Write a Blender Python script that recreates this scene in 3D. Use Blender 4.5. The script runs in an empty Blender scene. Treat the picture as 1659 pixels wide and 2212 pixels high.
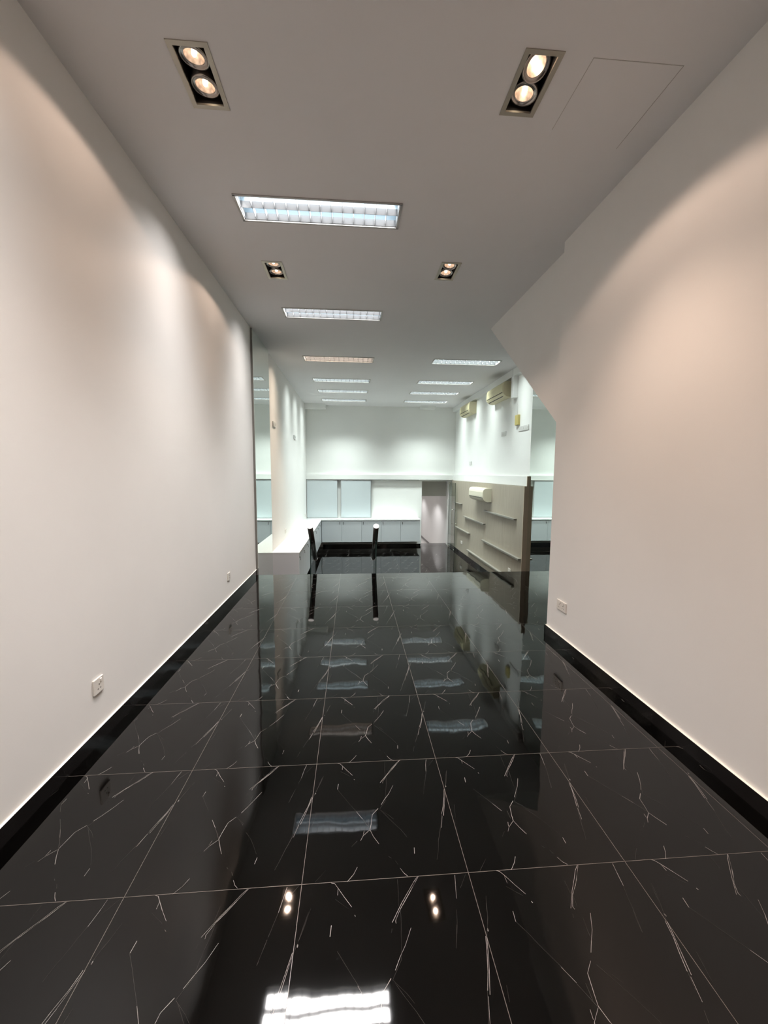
import bpy, bmesh, math, random
from mathutils import Vector, Matrix
random.seed(7)
S = bpy.context.scene
COL = S.collection
PI = math.pi

# ------------------------------------------------------------------ camera, world, exposure
F_PX, YAW, PITCH, ROLL = 864.3, 0.0767, -0.0989, 0.0059
cam_d = bpy.data.cameras.new('camera')
cam = bpy.data.objects.new('camera', cam_d); COL.objects.link(cam)
cam_d.sensor_fit = 'HORIZONTAL'; cam_d.sensor_width = 36.0
cam_d.lens = F_PX * 36.0 / 1659.0
cam_d.clip_start = 0.05; cam_d.clip_end = 100
cy, sy, cp, sp = math.cos(YAW), math.sin(YAW), math.cos(PITCH), math.sin(PITCH)
fwd = Vector((sy*cp, cy*cp, sp)); rt0 = Vector((cy, -sy, 0)); up0 = rt0.cross(fwd)
cr_, sr_ = math.cos(ROLL), math.sin(ROLL)
rt = cr_*rt0 + sr_*up0; up = -sr_*rt0 + cr_*up0
M = Matrix((rt, up, -fwd)).transposed().to_4x4(); M.translation = Vector((0, 0, 1.5))
cam.matrix_world = M
S.camera = cam
w = bpy.data.worlds.new('world'); S.world = w; w.use_nodes = True
w.node_tree.nodes['Background'].inputs[0].default_value = (0.6, 0.7, 0.8, 1)
w.node_tree.nodes['Background'].inputs[1].default_value = 0.05
S.view_settings.view_transform = 'Standard'; S.view_settings.look = 'None'
S.view_settings.exposure = 0.16; S.view_settings.gamma = 1.0
S.view_settings.use_curve_mapping = False
try:
    S.cycles.use_denoising = True
    S.cycles.max_bounces = 14; S.cycles.diffuse_bounces = 8; S.cycles.glossy_bounces = 6
    S.cycles.transparent_max_bounces = 16; S.cycles.transmission_bounces = 8
    S.cycles.sample_clamp_indirect = 4.0; S.cycles.caustics_reflective = False; S.cycles.caustics_refractive = False
except Exception: pass

# light strengths (the room's own lamps)
W_COOL = 50.0        # watt per fluorescent fixture of the rear room
W_NEAR = 49.0        # watt per fluorescent fixture of the front room
W_END = 2.2          # watt thrown by a fixture's end towards the wall beside it
W_SPOT = 12.5        # watt per halogen lamp, wide spill
W_BEAM = 17.0        # the same lamp's inner beam
C_COOL = (0.90, 1.0, 0.965); C_NEAR = (1.0, 0.955, 0.935); C_WARM = (1.0, 0.80, 0.62); C_HALO = (1.0, 0.725, 0.565)

# room dimensions (metres)
XL, XR, XS, XW = -1.415, 1.814, 1.895, 3.14
HC = 3.477
YE, YM, YB = 5.837, 6.90, 12.30          # upper floor edge, mirrors' far edge, back wall
ZL = -0.80                               # lower floor
YF = -2.5                                # wall behind the camera
TX0, TX, TY0, TY = -0.8102, 0.6199, 1.338, 0.6069

# ------------------------------------------------------------------ materials
def nt(m):
    m.use_nodes = True; return m.node_tree, m.node_tree.nodes['Principled BSDF']
def mat(name, c, rough=0.5, metal=0.0, spec=0.5, coat=0.0, emit=None, es=0.0):
    m = bpy.data.materials.new(name); t, b = nt(m)
    b.inputs['Base Color'].default_value = (*c, 1); b.inputs['Roughness'].default_value = rough
    b.inputs['Metallic'].default_value = metal; b.inputs['Specular IOR Level'].default_value = spec
    b.inputs['Coat Weight'].default_value = coat
    if emit: b.inputs['Emission Color'].default_value = (*emit, 1); b.inputs['Emission Strength'].default_value = es
    return m
def N(t, kind, **k):
    n = t.nodes.new(kind)
    for a, v in k.items():
        if a == 'inp':
            for i, x in v.items(): n.inputs[i].default_value = x
        else: setattr(n, a, v)
    return n
def paint(name, c, rough=0.55, amt=0.03, bump=0.02):
    m = mat(name, c, rough, spec=0.3); t, b = nt(m)
    tc = N(t, 'ShaderNodeTexCoord'); n1 = N(t, 'ShaderNodeTexNoise', inp={'Scale': 1.3, 'Detail': 3})
    mr = N(t, 'ShaderNodeMapRange', inp={'From Min': .3, 'From Max': .7, 'To Min': 1-amt, 'To Max': 1+amt*.3})
    mx = N(t, 'ShaderNodeMix', data_type='RGBA', blend_type='MULTIPLY', inp={'Factor': 1.0})
    mx.inputs['A'].default_value = (*c, 1)
    t.links.new(tc.outputs['Object'], n1.inputs['Vector']); t.links.new(n1.outputs['Fac'], mr.inputs['Value'])
    t.links.new(mr.outputs['Result'], mx.inputs['B']); t.links.new(mx.outputs['Result'], b.inputs['Base Color'])
    n2 = N(t, 'ShaderNodeTexNoise', inp={'Scale': 160, 'Detail': 2})
    bp = N(t, 'ShaderNodeBump', inp={'Strength': bump, 'Distance': .01})
    t.links.new(tc.outputs['Object'], n2.inputs['Vector']); t.links.new(n2.outputs['Fac'], bp.inputs['Height'])
    t.links.new(bp.outputs['Normal'], b.inputs['Normal'])
    return m
def marble(name, c, spec=0.42, rough=0.035, wave=0.006, cloud=True):
    """polished tile: every tile lies at its own slight tilt and its polish is a little wavy"""
    m = mat(name, c, rough, spec=spec); t, b = nt(m)
    tc = N(t, 'ShaderNodeTexCoord')
    if cloud:
        nz = N(t, 'ShaderNodeTexNoise', inp={'Scale': 3.0, 'Detail': 5, 'Roughness': .6})
        mx = N(t, 'ShaderNodeMix', data_type='RGBA')
        mx.inputs['A'].default_value = (c[0]*.75, c[1]*.75, c[2]*.75, 1); mx.inputs['B'].default_value = (c[0]*1.35, c[1]*1.3, c[2]*1.3, 1)
        t.links.new(tc.outputs['Object'], nz.inputs['Vector']); t.links.new(nz.outputs['Fac'], mx.inputs['Factor'])
        t.links.new(mx.outputs['Result'], b.inputs['Base Color'])
    sub = N(t, 'ShaderNodeVectorMath', operation='SUBTRACT'); sub.inputs[1].default_value = (TX0, TY0, 0)
    div = N(t, 'ShaderNodeVectorMath', operation='DIVIDE'); div.inputs[1].default_value = (TX, TY, 1)
    fl = N(t, 'ShaderNodeVectorMath', operation='FLOOR')
    fr = N(t, 'ShaderNodeVectorMath', operation='FRACTION')
    wn = N(t, 'ShaderNodeTexWhiteNoise', noise_dimensions='2D')
    L = t.links.new
    L(tc.outputs['Object'], sub.inputs[0]); L(sub.outputs[0], div.inputs[0]); L(div.outputs[0], fl.inputs[0]); L(div.outputs[0], fr.inputs[0])
    L(fl.outputs[0], wn.inputs['Vector'])
    c1 = N(t, 'ShaderNodeVectorMath', operation='SUBTRACT'); c1.inputs[1].default_value = (.5, .5, .5); L(wn.outputs['Color'], c1.inputs[0])
    s1 = N(t, 'ShaderNodeVectorMath', operation='SCALE'); s1.inputs['Scale'].default_value = .0028; L(c1.outputs[0], s1.inputs[0])
    ofs = N(t, 'ShaderNodeVectorMath', operation='SCALE'); ofs.inputs['Scale'].default_value = 37.0; L(wn.outputs['Color'], ofs.inputs[0])
    ad0 = N(t, 'ShaderNodeVectorMath', operation='ADD'); L(tc.outputs['Object'], ad0.inputs[0]); L(ofs.outputs[0], ad0.inputs[1])
    n3 = N(t, 'ShaderNodeTexNoise', inp={'Scale': 6.5, 'Detail': 2.0, 'Roughness': .55}); L(ad0.outputs[0], n3.inputs['Vector'])
    c2 = N(t, 'ShaderNodeVectorMath', operation='SUBTRACT'); c2.inputs[1].default_value = (.5, .5, .5); L(n3.outputs['Color'], c2.inputs[0])
    s2 = N(t, 'ShaderNodeVectorMath', operation='SCALE'); s2.inputs['Scale'].default_value = wave*2; L(c2.outputs[0], s2.inputs[0])
    ad = N(t, 'ShaderNodeVectorMath', operation='ADD'); L(s1.outputs[0], ad.inputs[0]); L(s2.outputs[0], ad.inputs[1])
    geo = N(t, 'ShaderNodeNewGeometry')
    ad2 = N(t, 'ShaderNodeVectorMath', operation='ADD'); L(ad.outputs[0], ad2.inputs[0]); L(geo.outputs['Normal'], ad2.inputs[1])
    nm = N(t, 'ShaderNodeVectorMath', operation='NORMALIZE'); L(ad2.outputs[0], nm.inputs[0]); L(nm.outputs[0], b.inputs['Normal'])
    return m
def wood(name, c1, c2, rough=0.5):
    m = mat(name, c1, rough, spec=0.3); t, b = nt(m); L = t.links.new
    tc = N(t, 'ShaderNodeTexCoord'); mp = N(t, 'ShaderNodeMapping'); mp.inputs['Scale'].default_value = (22, 22, 0.9)
    n1 = N(t, 'ShaderNodeTexNoise', inp={'Scale': 3.0, 'Detail': 5, 'Roughness': .65, 'Distortion': .4})
    rp = N(t, 'ShaderNodeMapRange', inp={'From Min': .3, 'From Max': .72})
    mx = N(t, 'ShaderNodeMix', data_type='RGBA'); mx.inputs['A'].default_value = (*c1, 1); mx.inputs['B'].default_value = (*c2, 1)
    L(tc.outputs['Object'], mp.inputs['Vector']); L(mp.outputs['Vector'], n1.inputs['Vector']); L(n1.outputs['Fac'], rp.inputs['Value'])
    L(rp.outputs['Result'], mx.inputs['Factor']); L(mx.outputs['Result'], b.inputs['Base Color'])
    return m
def glass(name, tint, refl=1.0):
    m = bpy.data.materials.new(name); m.use_nodes = True; t = m.node_tree; t.nodes.clear(); L = t.links.new
    o = N(t, 'ShaderNodeOutputMaterial'); tr = N(t, 'ShaderNodeBsdfTransparent'); tr.inputs['Color'].default_value = (*tint, 1)
    gl = N(t, 'ShaderNodeBsdfGlossy', inp={'Roughness': 0.0}); fz = N(t, 'ShaderNodeFresnel', inp={'IOR': 1.5}); mx = N(t, 'ShaderNodeMixShader')
    ge = N(t, 'ShaderNodeNewGeometry'); mr = N(t, 'ShaderNodeMapRange', inp={'To Min': 1.5, 'To Max': 1/1.5}); L(ge.outputs['Backfacing'], mr.inputs['Value']); L(mr.outputs['Result'], fz.inputs['IOR'])
    L(fz.outputs[0], mx.inputs[0]); L(tr.outputs[0], mx.inputs[1]); L(gl.outputs[0], mx.inputs[2]); L(mx.outputs[0], o.inputs[0])
    return m
def ceiling_mat():
    m = paint('ceiling_paint', (.79, .78, .79), .7, .02)
    t, b = nt(m); L = t.links.new
    tc = N(t, 'ShaderNodeTexCoord'); src = b.inputs['Base Color'].links[0].from_socket
    last = None                          # two soft dark ellipses in the ceiling colour above the air conditioners
    for (x, y, rx, ry) in ((2.93, 8.15, .17, .42), (2.98, 10.62, .13, .42)):
        sb = N(t, 'ShaderNodeVectorMath', operation='SUBTRACT'); sb.inputs[1].default_value = (x, y, HC)
        dv = N(t, 'ShaderNodeVectorMath', operation='DIVIDE'); dv.inputs[1].default_value = (rx, ry, 1)
        ln = N(t, 'ShaderNodeVectorMath', operation='LENGTH'); mr = N(t, 'ShaderNodeMapRange', interpolation_type='SMOOTHSTEP', inp={'From Min': .1, 'From Max': 1.15, 'To Min': .5, 'To Max': 0})
        L(tc.outputs['Object'], sb.inputs[0]); L(sb.outputs[0], dv.inputs[0]); L(dv.outputs[0], ln.inputs[0]); L(ln.outputs['Value'], mr.inputs['Value'])
        mx = N(t, 'ShaderNodeMix', data_type='RGBA'); mx.inputs['B'].default_value = (.12, .12, .10, 1)
        L(mr.outputs['Result'], mx.inputs['Factor']); L(last or src, mx.inputs['A']); last = mx.outputs['Result']
    L(last, b.inputs['Base Color'])
    return m
def lamp_face_mat():
    m = mat('halogen_reflector', (.8, .62, .5), .25, .6); t, b = nt(m); L = t.links.new
    tc = N(t, 'ShaderNodeTexCoord'); vo = N(t, 'ShaderNodeTexVoronoi', inp={'Scale': 55})
    mr = N(t, 'ShaderNodeMapRange', inp={'From Min': 0, 'From Max': .7, 'To Min': .42, 'To Max': .06})
    L(tc.outputs['Object'], vo.inputs['Vector']); L(vo.outputs['Distance'], mr.inputs['Value'])
    b.inputs['Emission Color'].default_value = (1, .72, .55, 1); L(mr.outputs['Result'], b.inputs['Emission Strength'])
    return m
MT = dict(
    wall=paint('wall_paint', (.82, .81, .79), .5), ceil=ceiling_mat(), back=paint('back_wall_paint', (.82, .83, .81), .5),
    marble=marble('black_marble', (.0009, .0008, .0007)), vein=marble('marble_vein', (.24, .22, .21), cloud=False),
    vein2=marble('marble_faint_vein', (.042, .038, .035), cloud=False), grout=marble('grout', (.115, .10, .09), rough=.2, cloud=False),
    skirt=mat('black_skirting_tile', (.010, .009, .009), .06), skirtcap=mat('skirting_cap', (.9, .86, .78), .5),
    lam=mat('grey_laminate', (.47, .495, .515), .32), lamend=mat('laminate_end_brightened', (.84, .85, .86), .3), top=mat('white_worktop', (.86, .87, .86), .12, coat=.3), gap=mat('dark_gap', (.03, .03, .03), .7),  # lamend: laminate lightened in colour to stand in for light on the end panel
    wood=wood('pale_oak', (.41, .365, .295), (.32, .285, .23)), wood2=wood('brown_oak', (.70, .62, .49), (.55, .48, .37)),
    ledge=mat('grey_ledge', (.22, .21, .18), .4), chrome=mat('chrome', (.75, .76, .76), .12, 1.0), steel=mat('brushed_steel', (.6, .58, .53), .38, .9),
    nickel=mat('nickel_rim', (.47, .43, .36), .42, .55), blackmetal=mat('black_interior', (.012, .009, .008), .5),
    railblack=mat('dark_rail', (.022, .018, .015), .18), cap=mat('steel_cap', (.72, .73, .73), .4, .1),
    mirror=mat('mirror_silver', (.83, .89, .85), 0.0, 1.0), mback=mat('mirror_backing', (.20, .195, .18), .4),
    board=mat('frosted_white_glass', (.51, .565, .585), .12, spec=.5), frame=mat('silver_frame', (.55, .57, .58), .35, .8), dark=mat('dark_track', (.10, .10, .10), .4),
    plate=mat('white_plastic', (.74, .71, .66), .35), plate2=mat('grey_white_plastic', (.62, .62, .60), .35), hole=mat('socket_hole', (.03, .025, .02), .6),
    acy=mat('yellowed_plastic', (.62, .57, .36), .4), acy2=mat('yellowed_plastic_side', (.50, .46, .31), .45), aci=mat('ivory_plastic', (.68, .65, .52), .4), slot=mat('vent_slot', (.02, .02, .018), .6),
    ybox=mat('yellow_plastic', (.52, .44, .16), .45), trunk=mat('white_trunking', (.80, .81, .80), .45),
    tube=mat('fluorescent_tube', (.9, .9, .9), .4, emit=(.80, .93, 1.0), es=6.5), tubew=mat('warm_fluorescent_tube', (.9, .9, .9), .4, emit=(1, .78, .70), es=4.6),
    tubeg=mat('white_fluorescent_tube', (.9, .9, .9), .4, emit=(.92, 1, .98), es=9.0),
    refl=mat('light_reflector', (.42, .48, .52), .3, 0), louv=mat('louvre_aluminium', (.16, .165, .17), .35, 0), rim=mat('light_rim', (.42, .40, .38), .4, .3),
    halo=lamp_face_mat(), bulb=mat('halogen_bulb', (1, 1, 1), .3, emit=(1, .86, .66), es=7.0), ring=mat('lamp_ring', (.42, .38, .35), .25, .8),
    glass=glass('clear_glass', (.955, .985, .97)), gedge=mat('glass_edge', (.015, .035, .03), .1), corr=paint('corridor_paint', (.8, .79, .78), .5),
    fascia=paint('grey_fascia', (.6, .59, .55), .6), lfloor=mat('white_corridor_tile', (.75, .72, .70), .2), seam=mat('hairline_joint', (.47, .45, .43), .7), brass=mat('key_metal', (.25, .23, .2), .3, .8),
)

# ------------------------------------------------------------------ mesh helpers
class MB:
    def __init__(s): s.v = []; s.f = []; s.m = []; s.mats = []; s.sm = []
    def mi(s, m):
        if m not in s.mats: s.mats.append(m)
        return s.mats.index(m)
    def poly(s, pts, m, smooth=False):
        i = len(s.v); s.v += [tuple(p) for p in pts]; s.f.append(tuple(range(i, i+len(pts)))); s.m.append(s.mi(m)); s.sm.append(smooth)
    def box(s, a, b, m, top=None, bev=0.0):
        x0, y0, z0 = a; x1, y1, z1 = b
        x0, x1 = min(x0, x1), max(x0, x1); y0, y1 = min(y0, y1), max(y0, y1); z0, z1 = min(z0, z1), max(z0, z1)
        if bev > 0:
            bm = bmesh.new(); bmesh.ops.create_cube(bm, size=1)
            for v in bm.verts: v.co = Vector(((x0+x1)/2+v.co.x*(x1-x0), (y0+y1)/2+v.co.y*(y1-y0), (z0+z1)/2+v.co.z*(z1-z0)))
            bmesh.ops.bevel(bm, geom=bm.edges[:], offset=bev, segments=2, profile=.5, affect='EDGES')
            s.bm(bm, m); return s
        i = len(s.v); s.v += [(x0,y0,z0),(x1,y0,z0),(x1,y1,z0),(x0,y1,z0),(x0,y0,z1),(x1,y0,z1),(x1,y1,z1),(x0,y1,z1)]
        for k, q in enumerate(((0,3,2,1),(4,5,6,7),(0,1,5,4),(1,2,6,5),(2,3,7,6),(3,0,4,7))):
            s.f.append(tuple(i+j for j in q)); s.m.append(s.mi(top if (top and k == 1) else m)); s.sm.append(False)
        return s
    def bm(s, bm, m, smooth=False):
        i = len(s.v); bm.verts.index_update(); s.v += [tuple(v.co) for v in bm.verts]
        for f in bm.faces: s.f.append(tuple(i+v.index for v in f.verts)); s.m.append(s.mi(m)); s.sm.append(smooth)
        bm.free(); return s
    def cyl(s, p, q, r, m, n=20, r2=None, capm=None):
        p, q = Vector(p), Vector(q); d = (q-p).normalized(); a = d.orthogonal().normalized(); b = d.cross(a); r2 = r if r2 is None else r2
        i = len(s.v)
        for c, rr in ((p, r), (q, r2)):
            for k in range(n): s.v.append(tuple(c + rr*(math.cos(2*PI*k/n)*a + math.sin(2*PI*k/n)*b)))
        for k in range(n):
            j = (k+1) % n; s.f.append((i+k, i+j, i+n+j, i+n+k)); s.m.append(s.mi(m)); s.sm.append(True)
        s.f.append(tuple(i+k for k in reversed(range(n)))); s.m.append(s.mi(capm or m)); s.sm.append(False)
        s.f.append(tuple(i+n+k for k in range(n))); s.m.append(s.mi(m)); s.sm.append(False)
        return s
    def lathe(s, prof, m, n=28, smooth=True):       # prof: (r, z) about local Z
        i = len(s.v)
        for r, z in prof:
            for k in range(n): s.v.append((r*math.cos(2*PI*k/n), r*math.sin(2*PI*k/n), z))
        for a in range(len(prof)-1):
            for k in range(n):
                j = (k+1) % n; s.f.append((i+a*n+k, i+a*n+j, i+(a+1)*n+j, i+(a+1)*n+k)); s.m.append(s.mi(m)); s.sm.append(smooth)
        return s
    def prism(s, prof, x0, x1, m, capm=None, smooth=False):  # prof: (y, z) closed, swept along X
        n = len(prof); i = len(s.v)
        for x in (x0, x1): s.v += [(x, y, z) for y, z in prof]
        for k in range(n):
            j = (k+1) % n; s.f.append((i+k, i+j, i+n+j, i+n+k)); s.m.append(s.mi(m)); s.sm.append(smooth)
        s.f.append(tuple(i+k for k in reversed(range(n)))); s.m.append(s.mi(capm or m)); s.sm.append(False)
        s.f.append(tuple(i+n+k for k in range(n))); s.m.append(s.mi(capm or m)); s.sm.append(False)
        return s
    def tube(s, pts, r, m, n=10):
        pts = [Vector(p) for p in pts]; i = len(s.v); L = len(pts)
        ref = None
        for k, p in enumerate(pts):
            d = ((pts[min(k+1, L-1)]-pts[max(k-1, 0)])).normalized()
            if ref is None: ref = d.orthogonal().normalized()
            a = (ref - d*ref.dot(d)).normalized(); b = d.cross(a); ref = a
            for j in range(n): s.v.append(tuple(p + r*(math.cos(2*PI*j/n)*a + math.sin(2*PI*j/n)*b)))
        for k in range(L-1):
            for j in range(n):
                q = (j+1) % n; s.f.append((i+k*n+j, i+k*n+q, i+(k+1)*n+q, i+(k+1)*n+j)); s.m.append(s.mi(m)); s.sm.append(True)
        s.f.append(tuple(i+j for j in reversed(range(n)))); s.m.append(s.mi(m)); s.sm.append(False)
        s.f.append(tuple(i+(L-1)*n+j for j in range(n))); s.m.append(s.mi(m)); s.sm.append(False)
        return s
    def build(s, name, parent=None, fix=True):
        me = bpy.data.meshes.new(name); me.from_pydata(s.v, [], s.f)
        for m in s.mats: me.materials.append(m)
        me.polygons.foreach_set('material_index', s.m); me.polygons.foreach_set('use_smooth', s.sm)
        if fix:
            bm = bmesh.new(); bm.from_mesh(me); bmesh.ops.recalc_face_normals(bm, faces=bm.faces[:]); bm.to_mesh(me); bm.free()
        me.update()
        o = bpy.data.objects.new(name, me); COL.objects.link(o)
        if parent: o.parent = parent
        return o
def tag(o, label, cat, group=None):
    o['label'] = label; o['category'] = cat
    if group: o['group'] = group
    return o
def thing(name, label, cat, loc=(0,0,0), rz=0.0, group=None):
    o = bpy.data.objects.new(name, None); COL.objects.link(o); o.empty_display_size = .1
    o.location = loc; o.rotation_euler = (0, 0, rz); return tag(o, label, cat, group)
def struct(o, label=None):
    o['kind'] = 'structure'
    if label: o['label'] = label
    return o
def dup(root, loc, rz, label, group=None):
    r = root.copy(); COL.objects.link(r); r.location = loc; r.rotation_euler = (0, 0, rz); r['label'] = label
    if group: r['group'] = group
    for ch in list(root.children):
        c = ch.copy(); COL.objects.link(c); c.parent = r
        for g in ch.children:
            d = g.copy(); COL.objects.link(d); d.parent = c
    return r
RL, RR_ = PI/2, -PI/2      # local -Y faces the room: turn for the left and the right wall

# ------------------------------------------------------------------ floors
VEINS = [
(3,1,[(0.187,0.766),(0.182,0.713)]),
(1.2,0,[(0.182,0.713),(0.266,0.581),(0.331,0.489)]),
(2,1,[(0.324,0.497),(0.366,0.43)]),
(1.6,0,[(0.366,0.43),(0.414,0.342)]),
(2.2,1,[(0.61,0.725),(0.571,0.647),(0.507,0.546)]),
(2.6,1,[(0.482,0.513),(0.439,0.464),(0.424,0.388),(0.416,0.342),(0.438,0.289),(0.468,0.233)]),
(2,1,[(0.415,0.338),(0.369,0.294),(0.351,0.261)]),
(1.8,0,[(0.407,0.428),(0.405,0.363)]),
(1.2,0,[(0.491,0.506),(0.552,0.451),(0.583,0.415)]),
(1.4,0,[(0.326,0.263),(0.295,0.226)]),
(1.2,0,[(0.383,0.402),(0.411,0.368)]),
(1.8,1,[(0.375,0.334),(0.369,0.299)]),
(2,0,[(0.528,0.14),(0.539,0.128)]),
(1.6,0,[(0.566,0.106),(0.58,0.083)]),
(2.2,1,[(0.591,0.057),(0.608,0.026),(0.629,0.004)]),
(2.6,1,[(0.698,0.19),(0.694,0.146)]),
(2.4,1,[(0.327,0.082),(0.304,0.04),(0.269,-0.002)]),
(1.1,0,[(0.134,0.077),(0.076,0.008)]),
(2.4,1,[(0.994,0.656),(0.977,0.578),(0.932,0.434)]),
(1.6,0,[(0.932,0.434),(0.862,0.22)]),
(1.2,0,[(0.862,0.22),(0.826,0.099)]),
(1.4,0,[(0.057,0.844),(0.012,0.68)]),
(3,1,[(0.016,0.686),(0.017,0.678)]),
(2.6,1,[(0.174,0.997),(0.192,0.99),(0.213,0.963),(0.25,0.911),(0.294,0.853)]),
(2.6,1,[(0.309,0.81),(0.315,0.802)]),
(2,1,[(0.213,0.963),(0.214,0.921)]),
(1.0,0,[(0.2,0.9),(0.276,0.844)]),
(2.2,1,[(0.687,0.996),(0.66,0.966),(0.576,0.851),(0.513,0.758)]),
(1.6,0,[(0.535,0.777),(0.532,0.75)]),
(1.1,0,[(0.564,0.988),(0.554,0.831)]),
(2.0,1,[(0.916,0.992),(0.906,0.936),(0.892,0.854)]),
(1.0,0,[(0.892,0.854),(0.832,0.62)]),
(1.2,0,[(0.981,0.991),(0.926,0.912)]),
(1.3,0,[(0.065,0.859),(0.034,0.741),(0.001,0.653)]),
(2.4,1,[(1.001,0.653),(0.966,0.514),(0.939,0.419)]),
(2.0,1,[(0.928,0.415),(0.904,0.321)]),
(3.2,1,[(0.016,0.692),(0.019,0.681)]),
(1.1,0,[(0.041,0.508),(0.019,0.386)]),
(1.6,1,[(0.565,0.827),(0.607,0.877),(0.674,0.969)]),
(1.2,0,[(0.565,0.827),(0.54,0.583),(0.491,0.505)]),
(1.0,0,[(0.502,0.494),(0.625,0.327),(0.687,0.215)]),
(2.0,1,[(0.694,0.998),(0.631,0.909),(0.563,0.824)]),
(1.6,1,[(0.563,0.824),(0.53,0.766),(0.533,0.749)]),
(1,0,[(0.509,0.728),(0.505,0.706)]),
(1.4,0,[(0.858,0.722),(0.829,0.613)]),
]
def clip(a, b, x0, x1, y0, y1):
    t0, t1 = 0.0, 1.0; dx, dy = b[0]-a[0], b[1]-a[1]
    for p, q in ((-dx, a[0]-x0), (dx, x1-a[0]), (-dy, a[1]-y0), (dy, y1-a[1])):
        if abs(p) < 1e-9:
            if q < 0: return None
        else:
            r = q/p
            if p < 0: t0 = max(t0, r)
            else: t1 = min(t1, r)
    if t0 >= t1: return None
    return ((a[0]+dx*t0, a[1]+dy*t0), (a[0]+dx*t1, a[1]+dy*t1))
def strip(mb, a, b, wdt, z, m, wb=None):
    d = Vector((b[0]-a[0], b[1]-a[1])); 
    if d.length < 1e-5: return
    n = Vector((-d.y, d.x)).normalized()*wdt/2; nb = n if wb is None else n*(wb/wdt)
    mb.poly([(a[0]-n.x, a[1]-n.y, z), (b[0]-nb.x, b[1]-nb.y, z), (b[0]+nb.x, b[1]+nb.y, z), (a[0]+n.x, a[1]+n.y, z)], m)
def tile_floor(name, rects, z, thick, tx0=TX0, ty0=TY0, seed=1, label=None):
    rnd = random.Random(seed); mb = MB()
    for (x0, x1, y0, y1) in rects: mb.box((x0, y0, z-thick), (x1, y1, z), MT['marble'])
    for (x0, x1, y0, y1) in rects:
        i0, i1 = math.floor((x0-tx0)/TX), math.ceil((x1-tx0)/TX); j0, j1 = math.floor((y0-ty0)/TY), math.ceil((y1-ty0)/TY)
        for i in range(i0, i1+1):
            x = tx0+i*TX
            if x0+.02 < x < x1-.02: strip(mb, (x, y0), (x, y1), 0.0019, z+.0004, MT['grout'])
        for j in range(j0, j1+1):
            y = ty0+j*TY
            if y0+.02 < y < y1-.02: strip(mb, (x0, y), (x1, y), 0.0019, z+.0004, MT['grout'])
        for i in range(i0, i1):
            for j in range(j0, j1):
                for (wd, br, pts) in VEINS:
                    q = [(tx0+(i+u+rnd.uniform(-.002, .002))*TX, ty0+(j+v+rnd.uniform(-.002, .002))*TY) for u, v in pts]
                    for k in range(len(q)-1):
                        a, b = q[k], q[k+1]; ln = math.hypot(b[0]-a[0], b[1]-a[1]); ns = max(1, int(ln/.035)); prev = a
                        ang = (-(b[1]-a[1])/max(ln, 1e-6), (b[0]-a[0])/max(ln, 1e-6))
                        for s_ in range(1, ns+1):
                            f = s_/ns; jt = rnd.uniform(-.0022, .0022) if s_ < ns else 0
                            nx = (a[0]+(b[0]-a[0])*f+ang[0]*jt, a[1]+(b[1]-a[1])*f+ang[1]*jt)
                            c = clip(prev, nx, max(x0, tx0+i*TX-.004)+.002, min(x1, tx0+(i+1)*TX+.004)-.002, max(y0, ty0+j*TY-.004)+.002, min(y1, ty0+(j+1)*TY+.004)-.002)
                            if c and (br or rnd.random() < .86):
                                strip(mb, c[0], c[1], wd*.00075*rnd.uniform(.5, 1.0), z+.0006, MT['vein' if br else 'vein2'])
                            prev = nx
    o = mb.build(name, fix=False); struct(o, label); return o
tile_floor('floor_upper', [(XL, XR, YF, 3.52), (XL, XW, 3.52, YE)], 0.0, .16, label='black marble tile floor with thin white veins, upper level')
tile_floor('floor_lower', [(XL, XW, YM-.02, YB)], ZL, .12, tx0=-.75, ty0=TY0+.2, seed=3, label='black marble tile floor of the lower rear room')
mb = MB()                                   # the flight of steps from the upper to the lower floor
for k in range(4):
    zt = -.16*(k+1); mb.box((XL+.04, YE+.24*k, ZL), (.36, YE+.24*(k+1), zt), MT['marble'])
mb.box((XL, YE-.1, ZL), (XW, YE, -.16), MT['skirt'])
mb.box((.36, YE, ZL-.12), (XW, YM-.02, ZL), MT['marble']); mb.box((XL+.04, YE+.96, ZL-.12), (.36, YM-.02, ZL), MT['marble'])
struct(mb.build('stair_steps'), 'black marble steps leading down to the lower floor')

# ------------------------------------------------------------------ walls and ceiling
FIX = []                                    # ceiling openings: x0, x1, y0, y1
FL_L = [1.16, 3.15, 5.14, 7.165, 8.80, 9.97, 11.20]
FL_R = [7.14, 8.79, 9.98, 11.20]
for y in FL_L: FIX.append((-.86, .362, y, y+.305))
for y in FL_R: FIX.append((1.415, 2.625, y, y+.305))
DLS = [(-.768, .20), (.905, .12), (-.768, 2.29), (.905, 2.193), (-.768, 4.24), (.932, 4.11)]
for x, y in DLS: FIX.append((x-.096, x+.096, y-.176, y+.176))
def in_hole(cx, cyy): return any(a < cx < b and c < cyy < d for a, b, c, d in FIX)
xs = sorted({XL-.15, XW+.15, *[v for f in FIX for v in f[:2]]}); ys = sorted({YF, YB+.15, *[v for f in FIX for v in f[2:]]})
mb = MB()
for i in range(len(xs)-1):
    for j in range(len(ys)-1):
        if not in_hole((xs[i]+xs[i+1])/2, (ys[j]+ys[j+1])/2):
            mb.poly([(xs[i], ys[j], HC), (xs[i], ys[j+1], HC), (xs[i+1], ys[j+1], HC), (xs[i+1], ys[j], HC)], MT['ceil'])
            mb.poly([(xs[i], ys[j], HC+.2), (xs[i+1], ys[j], HC+.2), (xs[i+1], ys[j+1], HC+.2), (xs[i], ys[j+1], HC+.2)], MT['ceil'])
struct(mb.build('ceiling', fix=False))
struct(MB().box((XL-.15, YF, ZL-.12), (XL, YB+.15, HC), MT['wall']).build('wall_left'))
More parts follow.
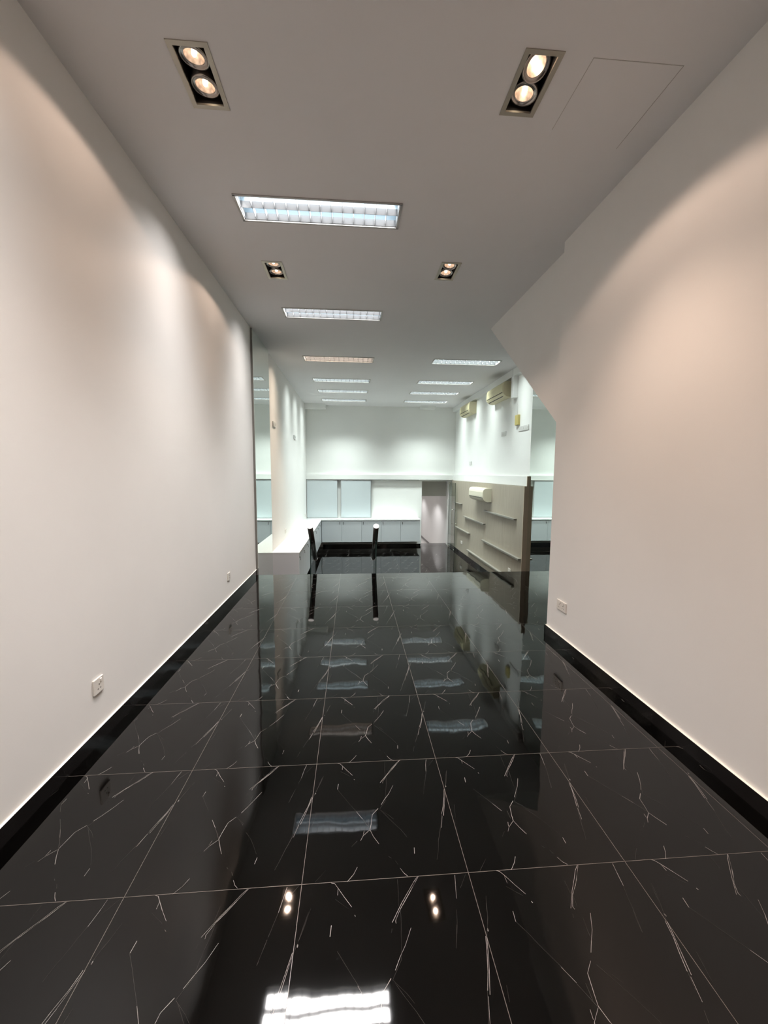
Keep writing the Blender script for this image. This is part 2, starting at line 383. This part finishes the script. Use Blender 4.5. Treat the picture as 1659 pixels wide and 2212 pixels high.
struct(MB().box((XR, YF, 0), (XR+.15, 3.52, HC), MT['wall']).build('wall_right'))
struct(MB().box((XW, 3.40, ZL-.12), (XW+.15, YB+.15, HC), MT['back']).build('wall_right_rear'))
struct(MB().box((XR+.15, 3.40, 0), (XW, 3.52, HC), MT['wall']).build('wall_recess'))
struct(MB().box((XL-.15, YF-.15, 0), (XR+.15, YF, HC), MT['wall']).build('wall_front'))
mb = MB()
mb.box((XL, YB, ZL), (2.10, YB+.15, HC), MT['back']); mb.box((2.10, YB, 1.25), (XW, YB+.15, HC), MT['back']); mb.box((2.985, YB, ZL), (XW, YB+.15, 1.25), MT['back'])
struct(mb.build('wall_back'))
mb = MB(); pr = [(3.52, HC), (5.62, HC), (3.692, 1.987), (3.52, 1.854)]
n0 = len(mb.v); mb.prism(pr, XS, XW, MT['wall']); struct(mb.build('wall_stair'), 'sloping white underside and flank of a stair to the floor above')
# boxed ducts in the two rear ceiling corners
struct(MB().box((XL, 11.95, 3.355), (-.81, YB, HC), MT['back']).build('trim_1')); struct(MB().box((2.02, 12.0, 3.40), (2.45, YB, HC), MT['back']).build('trim_2'))
# projecting white band along the rear room
mb = MB(); mb.box((XL, YB-.10, 1.278), (XW-.06, YB, 1.425), MT['back']); mb.box((XW-.06, YM+.02, 1.268), (XW, YB, 1.445), MT['back'])
struct(mb.build('trim_3'), 'white projecting band around the rear room')
def skirting(name, boxes, cap=True):
    mb = MB()
    for a, b in boxes: mb.box(a, b, MT['skirt'], top=MT['skirtcap'] if cap else None)
    return struct(mb.build(name))
skirting('baseboard_left', [((XL, YF, 0), (XL+.014, YE, .082))]); skirting('baseboard_right', [((XR-.014, YF, 0), (XR, 3.535, .082)), ((XR-.014, 3.52, 0), (XR+.15, 3.535, .082))])
skirting('baseboard_back', [((-.93, YB-.014, ZL), (2.10, YB, ZL+.075))], False)
# corridor beyond the glass door
mb = MB(); mb.box((3.0, 12.45, -1.35), (3.12, 19, 1.4), MT['corr']); mb.box((1.3, 12.80, -1.35), (1.42, 19, 1.4), MT['corr']); mb.box((1.3, 19, -1.35), (3.12, 19.1, 1.4), MT['corr'])
mb.box((1.98, 12.45, ZL), (2.06, 12.80, 1.4), MT['corr']); struct(mb.build('wall_corridor'), 'white corridor walls seen through the doorway')
struct(MB().box((2.985, 12.81, -1.35), (3.0, 19, -1.27), MT['skirt']).build('baseboard_corridor'))
mb = MB(); mb.box((2.04, YB-.02, ZL-.12), (3.0, 12.78, ZL), MT['marble']); struct(mb.build('floor_threshold'))
struct(MB().box((1.3, 12.60, -1.47), (3.12, 19.1, -1.35), MT['lfloor']).build('floor_corridor'))
mb = MB(); mb.box((1.3, 12.86, .745), (3.12, 19.1, .85), MT['corr']); mb.box((1.3, 12.80, .742), (3.12, 12.86, 1.4), MT['fascia']); mb.box((1.98, 12.45, 1.4), (3.12, 12.86, 1.5), MT['corr'])
struct(mb.build('ceiling_corridor'))

# ------------------------------------------------------------------ lamps
def fluorescent(x, y, wdt, label, kind, end=-1):
    tubem, colr, watt = {'near': (MT['tube'], C_NEAR, W_NEAR), 'warm': (MT['tubew'], C_WARM, W_NEAR), 'cool': (MT['tubeg'], C_COOL, W_COOL)}[kind]
    d = .305; t = thing('fluorescent_louvre_light', label, 'ceiling light', (x+wdt/2, y+d/2, HC), 0, 'recessed fluorescent louvre lights')
    hw, hd = wdt/2-.001, d/2-.001
    mb = MB()                               # rim, slightly proud of the ceiling
    for a, b in (((-hw-.006, -hd-.006), (hw+.006, -hd+.012)), ((-hw-.006, hd-.012), (hw+.006, hd+.006)), ((-hw-.006, -hd), (-hw+.012, hd)), ((hw-.012, -hd), (hw+.006, hd))):
        mb.box((*a, -.006), (*b, .004), MT['rim'])
    mb.build('frame', t)
    mb = MB()                               # trough
    mb.poly([(-hw, -hd, .10), (hw, -hd, .10), (hw, hd, .10), (-hw, hd, .10)], MT['refl'])
    for s in (-1, 1):
        mb.poly([(-hw, s*hd, 0), (hw, s*hd, 0), (hw, s*hd, .10), (-hw, s*hd, .10)], MT['refl']); mb.poly([(s*hw, -hd, 0), (s*hw, hd, 0), (s*hw, hd, .10), (s*hw, -hd, .10)], MT['refl'])
    mb.build('reflector', t)
    mb = MB(); n = 14                       # louvre: thirteen cross blades, one long blade and its sides
    cw = (2*hw-.03)/n
    def blade(x0, y0, x1, y1, tk):
        # blades taper: thick at the top, thin at the lower edge
        if abs(x1-x0) < 1e-6: q = [(x0-tk, y0, .046), (x0+tk, y0, .046), (x0+.001, y0, .004), (x0-.001, y0, .004)]; e = [(a, y1, c) for a, _, c in q]
        else: q = [(x0, y0-tk, .046), (x0, y0+tk, .046), (x0, y0+.001, .004), (x0, y0-.001, .004)]; e = [(x1, b, c) for _, b, c in q]
        for k in range(4):
            j = (k+1) % 4; mb.poly([q[k], q[j], e[j], e[k]], MT['louv'])
    for k in range(n+1): xx = -hw+.015+cw*k; blade(xx, -hd+.012, xx, hd-.012, .004)
    for yy in (-hd+.014, 0, hd-.014): blade(-hw+.015, yy, hw-.015, yy, .012)
    mb.build('louvre', t)
    for s in (-1, 1):
        MB().cyl((-hw+.03, s*.07, .078), (hw-.03, s*.07, .078), .013, tubem, 12).build('tube', t)
    la = bpy.data.lights.new('tube_light', 'AREA'); la.shape = 'RECTANGLE'; la.size = wdt-.06; la.size_y = d-.06
    la.energy = watt; la.color = colr; la.spread = math.radians(93)
    lo = bpy.data.objects.new('tube_light', la); COL.objects.link(lo); lo.parent = t; lo.location = (0, 0, .052)
    if end:                                 # the end cells throw light sideways onto the wall they face
        la = bpy.data.lights.new('end_light', 'AREA'); la.shape = 'RECTANGLE'; la.size = .10; la.size_y = .22; la.energy = W_END; la.color = colr; la.spread = math.radians(86)
        lo = bpy.data.objects.new('end_light', la); COL.objects.link(lo); lo.parent = t; lo.location = (end*(hw-.08), 0, .003); lo.rotation_euler = (0, -end*math.radians(36), 0)
    return t
pos = ['nearest the camera', 'second from the camera', 'third from the camera', 'fourth from the camera', 'fifth from the camera', 'farthest from the camera']
fluorescent(-.86, FL_L[0], 1.222, 'recessed fluorescent louvre light above and behind the viewer', 'near')
for k, y in enumerate(FL_L[1:]):
    kind = 'near' if k < 2 else ('warm' if k == 2 else 'cool')
    extra = {0: 'large bluish louvred ceiling light, ', 1: 'bluish white louvred ceiling light, ', 2: 'pinkish louvred ceiling light, '}.get(k, 'white louvred ceiling light, ')
    fluorescent(-.86, y, 1.222, extra + pos[k] + ' in the left row', kind)
for k, y in enumerate(FL_R):
    fluorescent(1.415, y, 1.21, 'white louvred ceiling light, ' + ['nearest', 'second from the camera', 'third from the camera', 'farthest'][k] + ' in the short right row', 'cool', 1)

def downlight(x, y, label, tilt, cone, aim, power=1.0, beam=(.4, 0, 96), blend=.13):
    t = thing('twin_halogen_downlight', label, 'ceiling light', (x, y, HC), 0, 'twin halogen downlights')
    hw, hd, b = .096, .176, .024; mb = MB()
    for a, c in (((-hw, -hd), (hw, -hd+b)), ((-hw, hd-b), (hw, hd)), ((-hw, -hd+b), (-hw+b, hd-b)), ((hw-b, -hd+b), (hw, hd-b))):
        mb.box((*a, -.004), (*c, .006), MT['nickel'])
    mb.build('frame', t)
    mb = MB(); ih, jd = hw-b+.001, hd-b+.001
    mb.poly([(-ih, -jd, .13), (ih, -jd, .13), (ih, jd, .13), (-ih, jd, .13)], MT['blackmetal'])
    for s in (-1, 1):
        mb.poly([(-ih, s*jd, 0), (ih, s*jd, 0), (ih, s*jd, .13), (-ih, s*jd, .13)], MT['blackmetal']); mb.poly([(s*ih, -jd, 0), (s*ih, jd, 0), (s*ih, jd, .13), (s*ih, -jd, .13)], MT['blackmetal'])
    mb.build('housing', t)
    for s, (ax, ay) in zip((-1, 1), tilt):
        lp = MB().lathe([(.047, .004), (.049, -.001), (.060, .006), (.062, -.002), (.0695, -.003), (.0705, .006), (.066, .05), (.05, .085), (.02, .1)], MT['ring']).build('lamp', t)
        lp.location = (0, s*.075, .022); lp.rotation_euler = (math.radians(ax), math.radians(ay), 0)
        MB().lathe([(.047, .004), (.043, .013), (.033, .028), (.021, .040), (.0001, .046)], MT['halo']).build('reflector', lp)
        bm = bmesh.new(); bmesh.ops.create_uvsphere(bm, u_segments=14, v_segments=8, radius=.014)
        for v in bm.verts: v.co.z = v.co.z*1.5+.022
        MB().bm(bm, MT['bulb'], True).build('bulb', lp)
        la = bpy.data.lights.new('halogen_light', 'SPOT'); la.energy = W_SPOT*power; la.color = C_HALO; la.spot_size = math.radians(cone); la.spot_blend = blend; la.shadow_soft_size = .02
        lo = bpy.data.objects.new('halogen_light', la); COL.objects.link(lo); lo.parent = t; lo.location = (0, s*.075, -.002); lo.rotation_euler = (math.radians(aim[1]), math.radians(aim[0]), 0)
        la = bpy.data.lights.new('halogen_beam', 'SPOT'); la.energy = W_BEAM*power*beam[0]; la.color = C_HALO; la.spot_size = math.radians(beam[2]); la.spot_blend = 1.0; la.shadow_soft_size = .03
        lo = bpy.data.objects.new('halogen_beam', la); COL.objects.link(lo); lo.parent = t; lo.location = (0, s*.075, -.002); lo.rotation_euler = (0, math.radians(beam[1]), 0)
    return t
downlight(*DLS[0], 'twin halogen downlight in the ceiling behind the viewer on the left', [(0, 0), (0, 0)], 140, (0, 0), .45, (1.4, 0, 96))
downlight(*DLS[1], 'twin halogen downlight in the ceiling behind the viewer on the right', [(0, 0), (0, 0)], 134, (0, 0), 1.0, (3.0, -13, 76), .2)
downlight(*DLS[2], 'large twin halogen downlight at the upper left, above the left wall socket', [(6, 6), (4, 4)], 144, (0, 0), .45, (1.4, 0, 96))
downlight(*DLS[3], 'large twin halogen downlight at the upper right, beside the ceiling hatch', [(-20, -12), (2, 10)], 133, (0, 0), 1.0, (3.0, -13, 76), .2)
downlight(*DLS[4], 'small glaring twin halogen downlight between the first two louvred lights, left side', [(4, 0), (2, 0)], 144, (0, 0), .5, (1.4, 0, 96))
downlight(*DLS[5], 'small twin halogen downlight near the sloping stair flank, right side', [(-6, 6), (-4, 0)], 104, (0, 0), .3, (3.0, -10, 76), .6)
for yy, lb in ((13.95, 'small round downlight in the corridor ceiling near the glass door'), (16.9, 'small round downlight deep in the corridor ceiling')):
    t = thing('corridor_downlight', lb, 'ceiling light', (2.2, yy, .745)); MB().lathe([(.035, -.002), (.05, -.006), (.055, 0)], MT['chrome']).build('ring', t)
    MB().lathe([(.035, -.002), (.0001, -.001)], MT['bulb']).build('lens', t)
    la = bpy.data.lights.new('corridor_light', 'SPOT'); la.energy = 50; la.color = (1, .985, .985); la.spot_size = math.radians(140); la.spot_blend = .5; la.shadow_soft_size = .03
    lo = bpy.data.objects.new('corridor_light', la); COL.objects.link(lo); lo.parent = t; lo.location = (0, 0, -.012)

# ceiling hatch with hairline joints
t = thing('ceiling_hatch', 'faint square access hatch outlined in the ceiling beside the right downlight', 'hatch', (1.378, 2.34, HC))
MB().box((-.226, -.302, -.0008), (.226, .302, .004), MT['ceil']).build('panel', t)
mb = MB()
for a, b in (((-.23, -.306), (.23, -.3035)), ((.2275, -.306), (.23, .2)), ((-.23, -.306), (-.2275, .1))): mb.box((*a, -.0010), (*b, .003), MT['seam'])
mb.build('joint', t)

# ------------------------------------------------------------------ mirrors
def mirror(name, x, s, label):
    t = thing(name, label, 'mirror', (x, (YE+YM)/2, ZL)); h = (YM-YE)/2-.006
    MB().box((0, -h, .02), (s*.028, h, HC-ZL-.01), MT['mback']).build('backing', t)
    MB().box((s*.028, -h+.002, .022), (s*.032, h-.002, HC-ZL-.012), MT['mirror']).build('mirror_glass', t)
    return t
mirror('wall_mirror', XL, 1, 'tall full-height mirror strip on the left wall beside the white counter')
mirror('wall_mirror', XW, -1, 'tall full-height mirror strip on the right under the sloping stair, beside the wood panelling')

# ------------------------------------------------------------------ stair handrails on glass
def rail(x, label):
    t = thing('stair_handrail', label, 'handrail', (x, YE+.02, 0), 0, 'stair handrails')
    a, b = Vector((0, 0, .705)), Vector((0, .70, .075)); d = (b-a).normalized()
    MB().cyl(a, b, .040, MT['railblack'], 28).build('rail', t)
    MB().cyl(a-d*.006, a+d*.004, .0415, MT['cap'], 28).build('end_cap', t); MB().cyl(b-d*.004, b+d*.006, .0415, MT['cap'], 28).build('end_cap', t)
    mb = MB(); pr = [(.015, -.02), (.015, .69), (.68, .095), (.68, -.60), (.55, -.60)]
    mb.prism(pr, -.006, .006, MT['gedge'], MT['glass']); mb.build('glass_panel', t)
    return t
rail(-.632, 'dark round stair handrail with steel cap beside the white counter, the left one')
rail(.335, 'dark round stair handrail with steel cap standing free in the middle, the right one')

# ------------------------------------------------------------------ counters and cabinets
ZT, ZC0 = .105, -.578
mb = MB(); mb.box((XL, YM+.03, ZT-.028), (-.935, YB, ZT), MT['top']); mb.box((-.935, YB-.50, ZT-.028), (2.005, YB, ZT), MT['top'])
tag(mb.build('worktop'), 'glossy white L-shaped worktop along the left and rear walls', 'worktop')
def cabinet(label, wdt, depth, endpanel=False, keyside=-1, fullside=False):
    """local: front faces -Y, X along the run, origin at the floor-side back of the hung unit"""
    t = thing('base_cabinet', label, 'cabinet', (0, 0, ZC0), 0, 'white handleless base cabinets')
    mb = MB(); h = ZT-.030-ZC0; g = .0015; f = -depth+.02
    mb.box((-wdt/2+g, f, 0), (wdt/2-g, -.002, h), MT['lam'])
    mb.build('carcass', t)
    dr = MB().box((-wdt/2+.0025, -depth, .002), (wdt/2-.0025, f-.001, h-.004), MT['lam'], bev=.0015).build('door', t)
    kx = keyside*(wdt/2-.055); kz = h-.065
    MB().cyl((kx, -depth-.006, kz), (kx, -depth+.001, kz), .012, MT['blackmetal'], 16).build('lock', dr)
    mb = MB(); mb.box((kx-.0035, -depth-.022, kz-.004), (kx+.0035, -depth-.006, kz+.004), MT['brass'])
    mb.cyl((kx, -depth-.020, kz-.006), (kx, -depth-.017, kz-.006), .011, MT['brass'], 14); mb.box((kx-.006, -depth-.021, kz-.055), (kx+.006, -depth-.016, kz-.016), MT['blackmetal'], bev=.002)
    mb.build('key', dr)
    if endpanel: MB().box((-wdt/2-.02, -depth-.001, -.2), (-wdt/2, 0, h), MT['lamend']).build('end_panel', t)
    return t
wB = (2.0+.935)/5; ordn = ['first', 'second', 'third', 'fourth', 'fifth', 'sixth', 'seventh', 'eighth']
for k in range(5):
    lb = ('hung grey-white cabinet on the rear wall, ' + ['in the corner, key on its right', 'second from the corner', 'third from the corner', 'fourth from the corner', 'beside the doorway'][k])
    c = cabinet(lb, wB, .48, keyside=1 if k == 0 else -1); c.location = (-.935+wB*(k+.5), YB-.002, ZC0)
y0, y1 = YM+.05, YB-.50; wL = (y1-y0)/8
for k in range(8):
    lb = 'hung grey-white cabinet under the left worktop, ' + ('nearest the stairs, end panel showing' if k == 0 else ordn[k] + ' from the stairs' if k < 7 else 'last before the rear corner')
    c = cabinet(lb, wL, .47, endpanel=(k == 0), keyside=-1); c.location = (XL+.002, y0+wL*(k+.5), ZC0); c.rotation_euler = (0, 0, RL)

# sliding frosted panels under the band
def slider(x0, x1, label):
    t = thing('sliding_glass_panel', label, 'panel', ((x0+x1)/2, YB-.075, ZT+.004), 0, 'sliding frosted glass panels'); hw, h = (x1-x0)/2, 1.265-ZT-.006
    MB().box((-hw+.012, -.006, .012), (hw-.012, .006, h-.012), MT['board']).build('pane', t)
    mb = MB()
    for a, b in (((-hw, 0), (hw, .013)), ((-hw, h-.013), (hw, h)), ((-hw, 0), (-hw+.013, h)), ((hw-.013, 0), (hw, h))): mb.box((a[0], -.011, a[1]), (b[0], .011, b[1]), MT['frame'])
    mb.build('frame', t)
slider(-1.405, -.478, 'frosted bluish glass sliding panel in the rear left corner')
slider(-.385, .540, 'frosted bluish glass sliding panel with a pale reflection, right of the corner one')
tag(MB().box((XL+.01, YB-.095, 1.264), (2.0, YB-.055, 1.279), MT['dark']).build('sliding_track'), 'dark sliding track under the white band above the glass panels', 'track')

# ------------------------------------------------------------------ wood panelling with ledges
XP = 3.032
t = thing('wood_wall_panelling', 'pale oak wall panelling on the rear right wall with dark end face', 'panelling', (XW, YM, ZL))
cuts = [YM+.018, 7.891, 9.046, 10.263, 11.42, 12.18]
for a, b in zip(cuts, cuts[1:]):
    MB().box((XP-XW, a-YM+.002, 0), (-.001, b-YM-.002, 1.262-ZL), MT['wood']).build('board', t)
mb = MB(); mb.box((XP-XW-.004, 0, 0), (-.002, .016, 1.268-ZL), MT['wood2']); mb.build('end_face', t)
MB().box((-.066, 0, 1.268-ZL), (-.002, .017, 1.445-ZL), MT['wood2']).build('end_cap', t)
struct(MB().box((XP-.012, YM+.02, ZL), (XP-.001, 12.18, ZL+.085), MT['skirt']).build('baseboard_right_rear'))
LED = [(11.9, 10.92, .626, 'upper ledge behind the glass door'), (10.63, 8.93, .322, 'middle ledge below the ivory air conditioner'), (8.93, 7.19, .640, 'upper ledge nearest the camera'),
       (11.6, 10.10, -.08, 'lower ledge behind the door handle'), (9.05, 6.93, -.062, 'long lower ledge reaching the dark end face'), (10.25, 7.6, -.53, 'lowest ledge just above the black skirting')]
for a, b, z, lb in LED:
    o = MB().box((XP-.058, b, z-.016), (XP-.0005, a, z+.014), MT['ledge'], bev=.003).build('wall_ledge'); tag(o, 'thin grey wall ledge on the oak panelling, ' + lb, 'ledge', 'thin ledges on the oak panelling')

# ------------------------------------------------------------------ air conditioners
def aircon(label, wdt, loc, m, m2, ivory=False):
    t = thing('air_conditioner', label, 'air conditioner', loc, RR_, 'wall air conditioners'); hw = wdt/2
    if ivory: pf = [(0, .015), (0, .315), (-.12, .315), (-.165, .30), (-.188, .27), (-.195, .22), (-.196, .12), (-.185, .075), (-.15, .035), (-.09, .008)]
    else: pf = [(0, .02), (0, .31), (-.15, .31), (-.175, .30), (-.192, .25), (-.197, .13), (-.19, .085), (-.165, .05), (-.12, .022), (-.06, .012)]
    MB().prism(pf, -hw, hw, m, m2).build('casing', t)
    fp = [(-.190, .262), (-.199, .225), (-.2005, .135), (-.1975, .112), (-.185, .112), (-.185, .262)] 
    MB().prism(fp, -hw+.03, hw-.03, m, m).build('front_panel', t)
    mb = MB(); mb.prism([(-.196, .100), (-.1985, .112), (-.17, .112), (-.17, .100)], -hw+.03, hw-.05, MT['slot']); mb.prism([(-.150, .0365), (-.160, .046), (-.13, .05), (-.13, .036)], -hw+.05, hw-.12, MT['slot']); mb.build('air_slot', t)
    MB().prism([(-.168, .050), (-.193, .096), (-.188, .098), (-.163, .054)], -hw+.06, hw-.12, m).build('louver_flap', t)
    mb = MB()
    for k in range(9): mb.box((-hw+.05, -.14+k*.014, .3105 if not ivory else .3155), (hw-.05, -.133+k*.014, .313 if not ivory else .318), m2)
    mb.build('intake_grille', t)
    return t
aircon('yellowed wall air conditioner high on the rear right wall, the nearer and larger one', 1.0, (XW, 8.37, 2.985), MT['acy'], MT['acy2'])
aircon('yellowed wall air conditioner high on the rear right wall, the farther one', .90, (XW, 10.67, 3.0), MT['acy'], MT['acy2'])
aircon('ivory rounded wall air conditioner mounted on the oak panelling', 1.08, (XP, 9.13, .845), MT['aci'], MT['aci'], True)
t = thing('cable_trunking', 'white cable trunking along the ceiling edge with a drop beside the air conditioner', 'trunking', (XW-.001, 7.68, 3.34))
MB().box((-.09, -.9, 0), (0, YB-7.68, HC-3.34-.001), MT['trunk']).build('run', t)
MB().box((-.088, -.06, -.40), (-.001, .06, .001), MT['trunk']).build('drop', t)
MB().box((-.0915, -.012, -.002), (0, -.008, HC-3.34-.0005), MT['dark']).build('joint', t)
tag(MB().cyl((XW-.004, 7.60, 2.60), (XW-.004, 7.60, 2.95), .004, MT['plate2'], 8).build('wire'), 'thin white wire hanging from the trunking to the yellow box', 'wire')
t = thing('control_box', 'small yellowed control box above the switch plates on the rear right wall', 'box', (XW, 7.54, 2.41), RR_)
MB().box((-.075, -.045, 0), (.075, 0, .19), MT['ybox'], bev=.004).build('case', t); MB().box((-.045, -.048, .03), (.045, -.044, .16), MT['ybox']).build('cover', t)

# ------------------------------------------------------------------ sockets and switch plates
def socket(label, loc, rz, gangs=1, wdt=.086, thick=.011, m='plate', switch=True):
    t = thing('power_socket', label, 'socket', loc, rz, 'power sockets'); w2 = wdt/2
    MB().box((-w2, -thick, -.043), (w2, -.0002, .043), MT[m], bev=.003).build('plate', t)
    for k in range(gangs):
        cx = (k-(gangs-1)/2)*.06; mb = MB(); y = -thick
        for px, pz, a, b in ((0, .006, .0025, .0042), (-.011, -.017, .0035, .0022), (.011, -.017, .0035, .0022)): mb.box((cx+px-a, y-.0006, pz-b), (cx+px+a, y+.002, pz+b), MT['hole'])
        mb.build('pin_holes', t)
        if switch: MB().box((cx+.008, y-.005, .018), (cx+.020, y+.001, .034), MT[m], bev=.0015).build('rocker', t)
    return t
def switchplate(label, loc, rz, wdt=.09, n=2, thick=.011, m='plate2', group='wall switch plates'):
    t = thing('switch_plate', label, 'switch', loc, rz, group); w2 = wdt/2
    MB().box((-w2, -thick, -.044), (w2, -.0002, .044), MT[m], bev=.002).build('plate', t)
    for k in range(n):
        cx = (k-(n-1)/2)*wdt/(n+.3); MB().box((cx-.010, -thick-.004, -.018), (cx+.010, -thick+.001, .018), MT[m], bev=.0015).build('rocker', t)
    return t
socket('white wall socket low on the left wall, nearest the camera', (XL, 2.222, .319), RL)
socket('white wall socket low on the left wall, near the mirror strip', (XL, 4.565, .317), RL)
socket('wide white double socket low on the right wall above the skirting', (XR, 3.262, .350), RR_, 2, .150)
socket('white socket on the wall just above the left worktop, middle of the run', (XL, 8.40, .27), RL, 2, .15)
socket('small white socket above the left worktop at the rear corner', (XL, 11.80, .235), RL, 2, .15)
socket('white socket low on the oak panelling near the glass door', (XP, 10.9, -.445), RR_, 2, .15)
socket('white socket on the oak panelling just above the floor edge', (XP, 7.43, -.39), RR_, 2, .13)
switchplate('switch plate high on the rear left wall in the warm light, the nearer one', (XL, 7.39, 2.335), RL, .26, 2, .02)
switchplate('switch plate high on the rear left wall, the farther one', (XL, 9.90, 2.325), RL, .26, 2, .02)
switchplate('switch plate under the yellowed control box, the one nearest the mirror', (XW, 7.135, 2.325), RR_, .148, 3)
switchplate('switch plate under the yellowed control box, the middle one of three', (XW, 7.285, 2.327), RR_, .148, 1)
switchplate('switch plate under the yellowed control box, the one farthest from the mirror', (XW, 7.435, 2.330), RR_, .148, 1)
switchplate('switch plate on the rear right wall below the nearer air conditioner', (XW, 8.27, 2.315), RR_, .26, 2)
switchplate('small blank plate low on the rear right wall, below the farther air conditioner', (XW, 10.6, 1.757), RR_, .20, 1)

# ------------------------------------------------------------------ glass door, opened into the rear room
t = struct(bpy.data.objects.new('door_1', None), 'frameless glass door standing open with a steel bar handle'); COL.objects.link(t); t.location = (2.955, YB-.03, ZL)
mb = MB(); hh = 2.0
for y in (-.86,): pass
mb.box((-.006, -.84, .012), (.006, -.05, hh), MT['glass']); 
g = mb.build('glass_leaf', t)
for p in g.data.polygons: pass
g.data.materials.append(MT['gedge'])
for p in g.data.polygons:
    if abs(p.normal.x) < .5: p.material_index = 1
mb = MB()
for s in (-1, 1):
    pts = [(s*.006, -.74, .80)]
    for k in range(7):
        a = PI/2*k/6; pts.append((s*(.045+.03*math.sin(a)), -.74, .80+.03*(1-math.cos(a))))
    for k in range(7):
        a = PI/2*k/6; pts.append((s*(.045+.03*math.cos(a)), -.74, 1.19+.03*math.sin(a)))
    pts.append((s*.006, -.74, 1.22)); mb.tube(pts, .011, MT['steel'])
mb.build('handle', t)
mb = MB(); mb.box((-.014, -.17, hh-.05), (.014, -.03, hh+.02), MT['steel']); mb.build('top_patch', t)
mb = MB(); mb.box((-.014, -.17, .0), (.014, -.03, .06), MT['steel']); mb.build('bottom_patch', t)
MB().cyl((0, -.78, .002), (0, -.78, .03), .016, MT['chrome'], 14).build('door_stop', t)
mb = MB(); mb.box((2.10, YB-.004, ZL), (2.118, YB+.154, 1.25), MT['back']); mb.box((2.968, YB-.004, ZL), (2.986, YB+.154, 1.25), MT['back']); mb.box((2.10, YB-.004, 1.232), (2.986, YB+.154, 1.25), MT['back'])
struct(mb.build('trim_4'), 'white door lining around the opening to the corridor')
